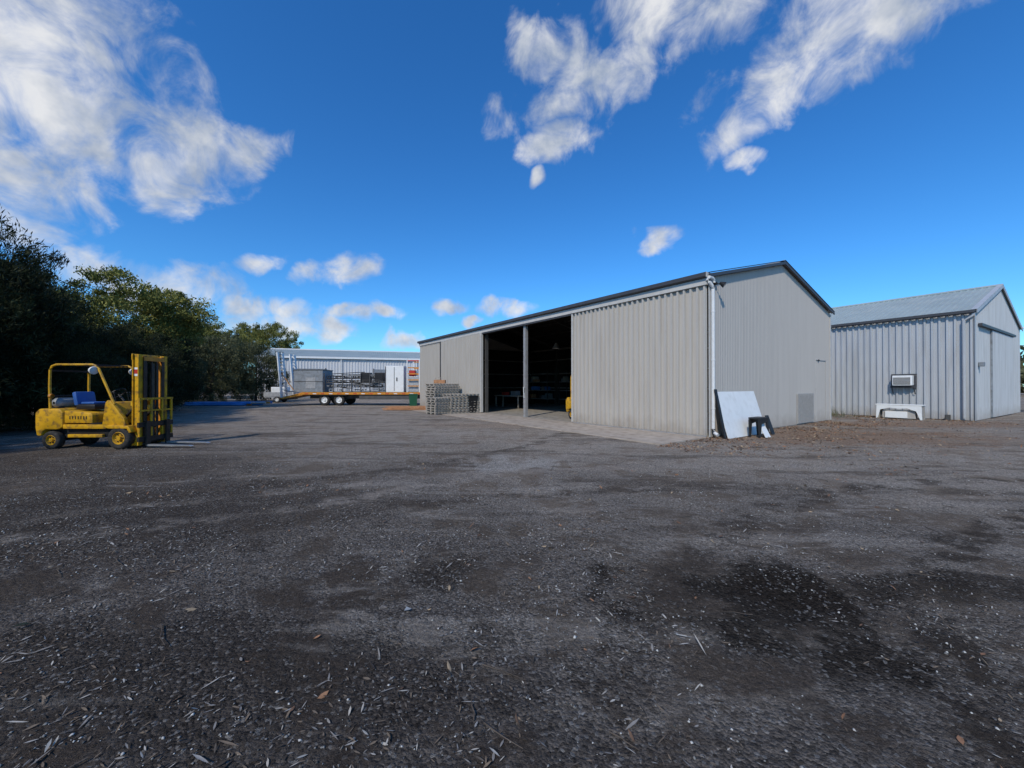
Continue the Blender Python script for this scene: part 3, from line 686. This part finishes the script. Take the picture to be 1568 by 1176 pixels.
def bin_(name,x,y,rz,col):
    E=empty(name,(x,y,0),rz); b=B()
    v=[(-.22,-.26,.06),(.22,-.26,.06),(.22,.26,.06),(-.22,.26,.06),(-.29,-.34,.98),(.29,-.34,.98),(.29,.36,.98),(-.29,.36,.98)]
    b.add(v,[(3,2,1,0),(4,5,6,7),(0,1,5,4),(1,2,6,5),(2,3,7,6),(3,0,4,7)],col); b.box(-.31,.31,-.37,.38,.981,1.04,col,bev=.02); b.tube([(-.28,.42,.95),(.28,.42,.95)],.02,'black',8)
    for x_ in(-.27,.23): b.lathe((x_+.02,.30,.10),(1,0,0),[(-.03,.0),(-.03,.1),(.03,.1),(.03,.0)],'rubber',16)
    b.obj('bin_body',E)
bin_('wheelie_bin',-7.0,27.8,.2,'green')
p=Vector((6.1,12.15,0))+R2@Vector((-.6,13.9,0)); bin_('rubbish_bin',p.x,p.y,A35,'black')
b=B()
for i in range(10): b.tube([(0,i*.16,.10+.12*(i%2)),(5.6+random.uniform(-1,.5),i*.16,.10+.12*(i%2))],.085,['blue','blue','orange','galv','blue'][i%5],8)
for x in(1,4.5): b.box(x,x+.12,-.2,1.6,.0,.018,'wood')
o=b.obj('pipe_stack'); o.location=(-26.2,31.3,.0); o.rotation_euler=(0,0,.06)
E=empty('box_trailer',(-22.5,38.5,0),.2); b=B()
b.box(-1.4,1.2,-.8,.8,.5,.58,'galv'); b.box(-1.4,1.2,-.82,-.78,.58,1.0,'galv'); b.box(-1.4,1.2,.78,.82,.58,1.0,'galv'); b.box(-1.42,-1.38,-.8,.8,.58,1.0,'galv'); b.box(1.18,1.22,-.8,.8,.58,1.0,'galv')
b.beam((1.2,-.6,.5),(2.3,0,.5),.06,.08,'galv'); b.beam((1.2,.6,.5),(2.3,0,.5),.06,.08,'galv'); wheel(b,(-.2,-.92,.3),.3,.18,-1,'white'); wheel(b,(-.2,.92,.3),.3,.18,1,'white'); b.box(-.9,.5,-.5,.5,.6,1.5,'white',bev=.05); b.obj('trailer_body',E)
b=B()
for i in range(20):
    x=31.5+i*1.6; y=24+i*.3; b.box(x,x+.06,y,y+.06,0,1.9,'steel')
    for z in(.3,1.7): b.beam((x,y,z),(x+1.6,y+.3,z),.04,.04,'steel')
    for k in range(10): b.beam((x+.16*k,y+.03*k,.1),(x+.16*k,y+.03*k,1.85),.09,.012,'greybox')
b.obj('steel_fence')
b=B(); b.tube([(0,0,0),(0,0,5.2)],.07,'galv',10); b.tube([(0,0,5.2),(.5,-.3,5.25)],.04,'galv',8); o=b.obj('light_pole'); o.location=(31.6,24.5,0)

# ---------------------------------------------------------------- trees
def crown_mesh(name,kind,nclump,per,matk,seed,leaf,wr=(.16,.3)):
    r=np.random.default_rng(seed); cl=[]
    while len(cl)<nclump:
        d=r.normal(size=3); d/=np.linalg.norm(d)
        rad=r.uniform(.25,1)**.5
        lump=1+.30*mnoise.noise(Vector(d*2.1+seed))+.2*mnoise.noise(Vector(d*5+seed))
        p=d*rad*lump
        if kind=='bush': q=np.array([p[0]*.5,p[1]*.5,.48+p[2]*.5]); 
        else: q=np.array([p[0]*.55,p[1]*.55,.66+p[2]*.34])
        if q[2]<.01: continue
        cl.append((q,r.uniform(.035,.10)))
    n=nclump*per
    C=np.repeat(np.array([c for c,_ in cl]),per,0); S=np.repeat(np.array([s for _,s in cl]),per)
    off=r.normal(size=(n,3)); off/=np.linalg.norm(off,axis=1)[:,None]; off*= (r.random(n)**.45)[:,None]*S[:,None]
    if kind!='bush': off[:,2]*=.6
    P=C+off
    o=P-np.array([0,0,.4]); o/=np.linalg.norm(o,axis=1)[:,None]+1e-6
    d=o*.6+r.normal(size=(n,3))*.55+np.array([0,0,.35 if kind=='bush' else -.15]); d/=np.linalg.norm(d,axis=1)[:,None]
    e=np.cross(d,r.normal(size=(n,3))); e/=np.linalg.norm(e,axis=1)[:,None]+1e-6
    l=leaf*r.uniform(.5,1.3,n); w=l*r.uniform(wr[0],wr[1],n)
    v=np.empty((n,4,3)); v[:,0]=P-d*l[:,None]*.5; v[:,1]=P+e*w[:,None]*.5; v[:,2]=P+d*l[:,None]*.5; v[:,3]=P-e*w[:,None]*.5
    v[:,:,2]=np.maximum(v[:,:,2],.003)
    f=np.arange(n*4).reshape(n,4)
    return np_mesh(name,v.reshape(-1,3),f,np.zeros(n),[M[matk]])
CR={'dark1':crown_mesh('crown_a','bush',640,150,'leaf_dark',1,.026,(.13,.24)),'dark2':crown_mesh('crown_b','bush',640,150,'leaf_dark',2,.026,(.13,.24)),
    'grey1':crown_mesh('crown_c','bush',400,110,'leaf_grey',3,.026,(.25,.42)),'grey2':crown_mesh('crown_d','bush',400,110,'leaf_grey',4,.027,(.25,.42)),
    'euc1':crown_mesh('crown_e','tree',380,130,'leaf_olive',5,.023,(.3,.5)),'euc2':crown_mesh('crown_f','tree',380,130,'leaf_olive',6,.024,(.3,.5))}
def tree(name,kind,x,y,h,w,rz):
    E=empty(name,(x,y,0),rz)
    o=D.objects.new('crown',CR[kind]); COL.objects.link(o); o.parent=E; o.scale=(w,w,h)
    b=B(); rr=random.Random(int(x*13+y*7))
    top=.62*h; b.tube([(0,0,-.05),(.012*h,0,.2*h),(-.01*h,.02*h,.4*h),(.01*h,0,top)],[.022*h,.017*h,.012*h,.005*h],'bark',10)
    for i in range(9):
        a=rr.uniform(0,6.28); z=rr.uniform(.12,.5)*h; l=rr.uniform(.22,.42)*w
        b.tube([(0,0,z),(math.cos(a)*l*.5,math.sin(a)*l*.5,z+.12*h),(math.cos(a)*l,math.sin(a)*l,z+.24*h)],[.009*h,.006*h,.002*h],'bark',6)
    b.obj('trunk_and_limbs',E,True)
T=[('tea_tree','dark1',-18.4,12.4,7.5,6.6),('tea_tree','dark2',-20.6,15.6,7.0,6.0),('tea_tree','dark2',-17.2,14.8,3.8,3.8),('tea_tree','dark1',-19.2,18.6,4.6,4.8),
   ('tea_tree','dark1',-20.8,21.2,4.7,5.0),('tea_tree','dark2',-22.2,24.4,5.0,5.0),('tea_tree','dark1',-24.5,18,6.2,5.6),
   ('tea_tree','grey1',-25.3,28.2,5.6,5.2),('tea_tree','grey2',-28.0,36.5,6.6,6.5),('tea_tree','grey1',-26.3,40.2,6.2,5.6),('tea_tree','grey2',-33,37.5,6.8,7.0),('tea_tree','grey1',-30,31,6.0,5.5),
   ('tea_tree','dark2',-20,8.5,7.6,6.5),('tea_tree','dark1',-17.2,4.0,8.0,6.2),('tea_tree','dark2',-16.4,-1.0,8.4,6.4),('tea_tree','dark1',-16.0,-6.0,8.4,7.0),('tea_tree','dark1',-21,0,9,8),  # row continued out of view, added to shade the forklift and left yard
   ('eucalyptus_tree','euc1',-24.6,25.0,8.6,7.6),('eucalyptus_tree','euc2',-37,46,9.8,8),('eucalyptus_tree','euc1',-36,58,11.0,8),('eucalyptus_tree','euc2',-44,52,10.5,9),('eucalyptus_tree','euc2',-31,25,8.2,7)]
for i,(n,k,x,y,h,w) in enumerate(T): tree(n,k,x,y,h,w,i*1.37)
r=np.random.default_rng(11)
P=[]
for i in range(150):
    a=math.radians(r.uniform(-75,80)); dd=r.uniform(95,120); cx,cy=math.sin(a)*dd,math.cos(a)*dd; h=r.uniform(5,9)
    if abs(math.degrees(a))<40: h*=.8
    q=r.normal(size=(260,3)); q/=np.linalg.norm(q,axis=1)[:,None]; q*=(r.random(260)**.4)[:,None]
    P.append(np.array([cx,cy,h*.5])+q*np.array([5,5,h*.5]))
P=np.concatenate(P); n=len(P); d=r.normal(size=(n,3)); d/=np.linalg.norm(d,axis=1)[:,None]; e=np.cross(d,r.normal(size=(n,3))); e/=np.linalg.norm(e,axis=1)[:,None]
l=r.uniform(.8,1.8,n)[:,None]; vv=np.stack([P-d*l*.5,P+e*l*.3,P+d*l*.5,P-e*l*.3],1)
me=np_mesh('distant_trees',vv.reshape(-1,3),np.arange(n*4).reshape(n,4),np.zeros(n),[M['leaf_grey']]); COL.objects.link(D.objects.new('distant_trees',me))

# ---------------------------------------------------------------- sun + sky
EL=42.0; s_h=Vector((-.42,-.907,0)).normalized()
sd=Vector((s_h.x*math.cos(math.radians(EL)),s_h.y*math.cos(math.radians(EL)),math.sin(math.radians(EL))))
sun=D.lights.new('sun','SUN'); sun.energy=2.9; sun.angle=math.radians(1.2); sun.color=(1,.925,.80)
so=D.objects.new('sun',sun); COL.objects.link(so); so.rotation_euler=sd.to_track_quat('Z','Y').to_euler(); so.location=(0,0,30)
w=D.worlds.new('World'); scene.world=w; w.use_nodes=True; nt=w.node_tree; N=nt.nodes; L=nt.links
for n in list(N): N.remove(n)
out=N.new('ShaderNodeOutputWorld'); sky=N.new('ShaderNodeTexSky'); sky.sky_type='NISHITA'; sky.sun_disc=False
sky.sun_elevation=math.radians(EL); sky.sun_rotation=math.atan2(s_h.x,s_h.y)%(2*math.pi); sky.altitude=200; sky.air_density=1.0; sky.dust_density=.5; sky.ozone_density=3
hs=N.new('ShaderNodeHueSaturation'); hs.inputs['Saturation'].default_value=1.24; hs.inputs['Value'].default_value=1.0; L.new(sky.outputs[0],hs.inputs['Color'])
tint=N.new('ShaderNodeMix'); tint.data_type='RGBA'; tint.blend_type='MULTIPLY'; tint.inputs[0].default_value=1; L.new(hs.outputs[0],tint.inputs[6]); tint.inputs[7].default_value=(.62,1.12,1.45,1)
bg=N.new('ShaderNodeBackground'); bg.inputs[1].default_value=.122; L.new(tint.outputs[2],bg.inputs[0])
tc=N.new('ShaderNodeTexCoord'); dirv=tc.outputs['Generated']
def vm(op,a,b=None,sc=None):
    q=N.new('ShaderNodeVectorMath'); q.operation=op
    for i,z in enumerate((a,b)):
        if z is None: continue
        if isinstance(z,(tuple,Vector)): q.inputs[i].default_value=tuple(z)
        else: L.new(z,q.inputs[i])
    if sc is not None: q.inputs['Scale'].default_value=sc
    return q
def ma(op,a,b=None,c=None):
    q=N.new('ShaderNodeMath'); q.operation=op
    for i,z in enumerate((a,b,c)):
        if z is None: continue
        if isinstance(z,(int,float)): q.inputs[i].default_value=z
        else: L.new(z,q.inputs[i])
    return q.outputs[0]
def nz(vec,scale,det=6,ro=.6,dist=0):
    q=N.new('ShaderNodeTexNoise'); q.inputs['Scale'].default_value=scale; q.inputs['Detail'].default_value=det; q.inputs['Roughness'].default_value=ro; q.inputs['Distortion'].default_value=dist; L.new(vec,q.inputs['Vector']); return q
n0=nz(dirv,6,3,.6); dd=vm('SUBTRACT',n0.outputs['Color'],(.5,.5,.5)); dd=vm('SCALE',dd.outputs[0],None,.12); wd=vm('ADD',dirv,dd.outputs[0]).outputs[0]
# cumulus banks: long-axis ends given as sky directions (x east, y north=1, z up) and angular half-width
CL=[((-1.36,1.0),(-1.20,.72),.16),((-1.40,.60),(-1.18,.62),.08),((-1.02,.60),(-.80,.58),.075),((-.91,.70),(-.86,.5),.05),((-.74,.57),(-.62,.62),.03),
    ((-1.33,.42),(-1.22,.35),.04),((-1.18,.32),(-1.06,.27),.035),((-.98,.23),(-.74,.25),.05),((-.72,.20),(-.60,.21),.026),((-.60,.195),(-.54,.195),.02),
    ((-.67,.32),(-.60,.33),.018),((-.50,.29),(-.36,.31),.028),((-.68,.15),(-.50,.155),.034),((-.86,.12),(-.66,.125),.034),((-.46,.19),(-.32,.185),.022),
    ((-.51,.14),(-.41,.145),.026),((-.36,.18),(-.28,.18),.014),((-.32,.11),(-.22,.115),.022),((-.19,.21),(-.13,.21),.016),((-.05,.21),(.04,.21),.022),((-.13,.17),(-.09,.17),.012),
    ((.37,.35),(.41,.38),.020),((.06,.73),(.36,.86),.048),((.04,.88),(.14,.84),.045),((.06,.62),(.20,.67),.035),((.28,.98),(.56,.97),.05),((.05,.53),(.08,.55),.014),
    ((.56,.64),(.74,.78),.04),((.62,.78),(1.02,.97),.06),((.80,.94),(1.10,1.02),.05),((.57,.555),(.62,.57),.016),((-.45,.20),(-.40,.21),.012)]
mk=None
for (a,b_,hw) in CL:
    p=Vector((a[0],1,a[1])).normalized(); q=Vector((b_[0],1,b_[1])).normalized(); c=(p+q).normalized()
    ax=(q-p); ha=ax.length/2+hw*.6; ax=(ax-c*ax.dot(c)).normalized(); bx=c.cross(ax).normalized()
    u=vm('DOT_PRODUCT',wd,ax/ha).outputs['Value']; v_=vm('DOT_PRODUCT',wd,bx/hw).outputs['Value']
    k=ma('SUBTRACT',1.0,ma('MULTIPLY_ADD',u,u,ma('MULTIPLY',v_,v_)))
    mk=k if mk is None else ma('MAXIMUM',mk,k)
mk=ma('MAXIMUM',mk,-2.2)
nn=nz(dirv,12,9,.6,.4).outputs[0]; dn=ma('ADD',ma('MULTIPLY',mk,.42),ma('MULTIPLY',ma('SUBTRACT',nn,.445),2.8))
mr=N.new('ShaderNodeMapRange'); mr.interpolation_type='SMOOTHSTEP'; mr.inputs[1].default_value=-.2; mr.inputs[2].default_value=.85; L.new(dn,mr.inputs[0])
sh=nz(vm('ADD',dirv,(.02,.02,-.03)).outputs[0],7,5,.6).outputs[0]
mr2=N.new('ShaderNodeMapRange'); mr2.inputs[1].default_value=.38; mr2.inputs[2].default_value=.60; L.new(sh,mr2.inputs[0])
cc=N.new('ShaderNodeMix'); cc.data_type='RGBA'; L.new(mr2.outputs[0],cc.inputs[0]); cc.inputs[6].default_value=(.42,.49,.61,1); cc.inputs[7].default_value=(.88,.89,.91,1)
bg2=N.new('ShaderNodeBackground'); bg2.inputs[1].default_value=.92; L.new(cc.outputs[2],bg2.inputs[0])
ms=N.new('ShaderNodeMixShader'); L.new(ma('MULTIPLY',mr.outputs[0],.96),ms.inputs[0]); L.new(bg.outputs[0],ms.inputs[1]); L.new(bg2.outputs[0],ms.inputs[2]); L.new(ms.outputs[0],out.inputs[0])

# ---------------------------------------------------------------- camera
cam=D.cameras.new('camera'); cam.sensor_width=36; cam.lens=36*600/1568; cam.clip_end=3000; cam.clip_start=.05
co=D.objects.new('camera',cam); COL.objects.link(co); co.location=(0,0,1.6); co.rotation_euler=(math.radians(90.29),0,0)
scene.camera=co
